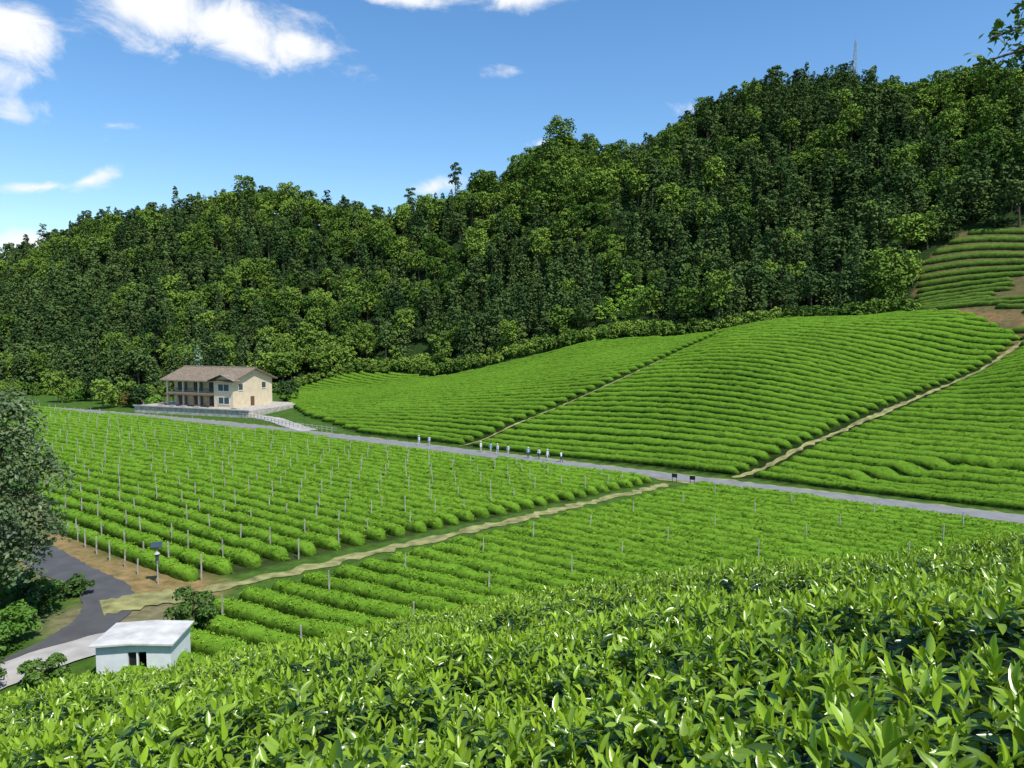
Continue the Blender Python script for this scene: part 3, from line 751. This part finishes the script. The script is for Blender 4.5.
shirts = [(.75, .76, .78), (.6, .68, .75), (.75, .75, .75), (.35, .5, .68), (.7, .72, .76), (.65, .7, .75), (.3, .45, .65), (.75, .74, .7), (.7, .7, .72), (.72, .74, .74)]
for k, s_ in enumerate([21.5, 23.2, 34.5, 36.3, 38.2, 40, 44.2, 46, 47.8, 50.2]):
    x, y = sw2xy(s_, random.uniform(.2, 1.5))
    person(float(x), float(y), random.choice([-.6, 2.5, .3, 1.0]), shirts[k], random.choice([(.05, .07, .12), (.5, .5, .52), (.5, .55, .6)]), k % 2 == 0, random.choice([.0, .16, -.16]))

# ---- overhanging tree at the right of the viewpoint
g = Geo()
bx, by = 9.4, 7.6; bz = float(H(bx, by))
g.tube((bx, by, bz-.3), (bx+.2, by+.2, bz+3.2), .16, .12, 0, 10); g.tube((bx+.2, by+.2, bz+3.2), (bx+.1, by+.1, bz+6.5), .12, .05, 0, 10)
def limb(pts, r0, leafy):
    for k in range(len(pts)-1):
        a, b_ = np.array(pts[k]), np.array(pts[k+1]); q0 = r0*(1-k/len(pts)); q1 = r0*(1-(k+1)/len(pts))+.003
        g.tube(a, b_, q0, q1, 0, 6)
    c = []
    for k in range(leafy):
        f = random.uniform(.35, 1)*(len(pts)-1.001); i_ = int(f); a, b_ = np.array(pts[i_]), np.array(pts[i_+1])
        p_ = a+(b_-a)*(f-i_)+rng.normal(0, .06, 3); c.append(p_)
    g.cards(c, .055, 1, .3, None, .42)
top = (bx+.15, by+.15, bz+4.2)
limb([top, (8.0, 8.0, 23.3), (6.6, 8.4, 23.35), (5.8, 8.5, 23.15), (5.15, 8.5, 22.95)], .04, 220)
limb([top, (7.8, 8.2, 23.5), (6.5, 8.4, 23.55), (5.8, 8.5, 23.4), (5.35, 8.5, 23.25)], .035, 210)
limb([top, (8.3, 7.7, 23.9), (7.0, 8.2, 23.9), (6.1, 8.5, 23.75), (5.65, 8.5, 23.55)], .035, 190)
for k in range(14):
    a_ = random.uniform(-1.2, 1.9); R_ = random.uniform(1, 2.6)
    limb([top, (bx+math.cos(a_)*R_*.5, by+math.sin(a_)*R_*.5, bz+5+random.random()), (bx+math.cos(a_)*R_, by+math.sin(a_)*R_, bz+5.5+random.random()*1.5)], .04, 220)
g.build('overhanging_tree', [M_BARK, M_BUSH])

# ------------------------------------------------------------------ light, sky
SUN_EL, SUN_AZ = 58, 140
sd = Vector((math.sin(math.radians(SUN_AZ))*math.cos(math.radians(SUN_EL)), math.cos(math.radians(SUN_AZ))*math.cos(math.radians(SUN_EL)), math.sin(math.radians(SUN_EL))))
ld = bpy.data.lights.new('sun', 'SUN'); ld.energy = 5.0; ld.angle = math.radians(.5); ld.color = (1, .97, .9)
lo = bpy.data.objects.new('sun', ld); COL.objects.link(lo); lo.rotation_euler = (-sd).to_track_quat('-Z', 'Y').to_euler(); lo.location = (0, 0, 100)
wd = bpy.data.worlds.new('World'); scene.world = wd; wd.use_nodes = True; nt = wd.node_tree; nt.nodes.clear()
L = nt.links.new
out = nt.nodes.new('ShaderNodeOutputWorld')
sky = nt.nodes.new('ShaderNodeTexSky'); sky.sky_type = 'NISHITA'; sky.sun_disc = False
sky.sun_elevation = math.radians(SUN_EL); sky.sun_rotation = math.radians(SUN_AZ); sky.air_density = 1.0; sky.dust_density = .3; sky.ozone_density = 1.8
hs = nt.nodes.new('ShaderNodeHueSaturation'); hs.inputs['Saturation'].default_value = 1.25; hs.inputs['Value'].default_value = 1.25; L(sky.outputs[0], hs.inputs['Color'])
bg = nt.nodes.new('ShaderNodeBackground'); bg.inputs[1].default_value = .15; L(hs.outputs[0], bg.inputs[0])
tc = nt.nodes.new('ShaderNodeTexCoord'); sx_ = nt.nodes.new('ShaderNodeSeparateXYZ'); L(tc.outputs['Generated'], sx_.inputs[0])
def mt(op, a, b=None, c=None, clamp=False):
    k = nt.nodes.new('ShaderNodeMath'); k.operation = op; k.use_clamp = clamp
    for i, v in enumerate((a, b, c)):
        if v is None: continue
        if isinstance(v, (int, float)): k.inputs[i].default_value = v
        else: L(v, k.inputs[i])
    return k.outputs[0]
yy = mt('MAXIMUM', sx_.outputs[1], .05)
px = mt('DIVIDE', sx_.outputs[0], yy); pz = mt('DIVIDE', sx_.outputs[2], yy)
clouds = [(-.47, .425, .12, .05, -8, 1.1), (-.38, .405, .12, .04, -16, 1.15), (-.28, .37, .07, .026, -18, 1.1), (-.665, .395, .055, .05, 0, 1.1), (-.70, .34, .06, .03, 0, 1),
          (-.62, .19, .055, .007, 3, .8), (-.56, .20, .035, .009, 20, .8), (-.64, .118, .10, .015, 2, 1.0), (-.52, .115, .06, .008, 2, .8), (-.1, .19, .034, .016, 0, .95),
          (-.15, .436, .07, .016, -5, 1.0), (.03, .438, .10, .016, 4, 1.0), (-.66, .285, .07, .02, -10, .7), (-.04, .335, .03, .012, 0, .45), (-.53, .27, .02, .008, 0, .5), (.25, .29, .025, .01, 0, .6), (.04, .245, .025, .008, 0, .6)]
tot = None
for cx_, cz_, ra, rb, ang, stg in clouds:
    c_, s_ = math.cos(math.radians(ang)), math.sin(math.radians(ang))
    dx = mt('SUBTRACT', px, cx_); dz = mt('SUBTRACT', pz, cz_)
    u = mt('DIVIDE', mt('ADD', mt('MULTIPLY', dx, c_), mt('MULTIPLY', dz, s_)), ra)
    v = mt('DIVIDE', mt('SUBTRACT', mt('MULTIPLY', dz, c_), mt('MULTIPLY', dx, s_)), rb)
    d = mt('SQRT', mt('ADD', mt('MULTIPLY', u, u), mt('MULTIPLY', v, v)))
    f = mt('MULTIPLY', mt('SUBTRACT', 1.0, mt('MULTIPLY', d, .62)), stg)
    tot = f if tot is None else mt('MAXIMUM', tot, f)
mp = nt.nodes.new('ShaderNodeMapping'); mp.inputs['Scale'].default_value = (1, 1, 1.6); L(tc.outputs['Generated'], mp.inputs[0])
nz = nt.nodes.new('ShaderNodeTexNoise'); nz.inputs['Scale'].default_value = 12; nz.inputs['Detail'].default_value = 9; nz.inputs['Roughness'].default_value = .62; nz.inputs['Distortion'].default_value = .5
L(mp.outputs[0], nz.inputs['Vector'])
val = mt('ADD', mt('MAXIMUM', tot, -.3), mt('MULTIPLY', mt('SUBTRACT', nz.outputs['Fac'], .5), 2.4))
mr = nt.nodes.new('ShaderNodeMapRange'); mr.interpolation_type = 'SMOOTHSTEP'; mr.inputs['From Min'].default_value = .15; mr.inputs['From Max'].default_value = .95; L(val, mr.inputs['Value'])
fac = mt('MULTIPLY', mr.outputs[0], mt('GREATER_THAN', sx_.outputs[1], .06))
bg2 = nt.nodes.new('ShaderNodeBackground'); bg2.inputs[0].default_value = (.95, .97, 1, 1); bg2.inputs[1].default_value = 1.05
ms = nt.nodes.new('ShaderNodeMixShader'); L(fac, ms.inputs[0]); L(bg.outputs[0], ms.inputs[1]); L(bg2.outputs[0], ms.inputs[2]); L(ms.outputs[0], out.inputs[0])

scene.view_settings.view_transform = 'Standard'; scene.view_settings.look = 'None'; scene.view_settings.exposure = 0

# ------------------------------------------------------------------ camera
cd = bpy.data.cameras.new('camera'); cd.lens = 26; cd.sensor_width = 36; cd.clip_start = .05; cd.clip_end = 9000
co = bpy.data.objects.new('camera', cd); COL.objects.link(co); co.location = (0, 0, 20); co.rotation_euler = (math.radians(90-4.17), 0, 0)
scene.camera = co
print('tufts', nt_, 'fg', len(pp), 'forest', len(fx))
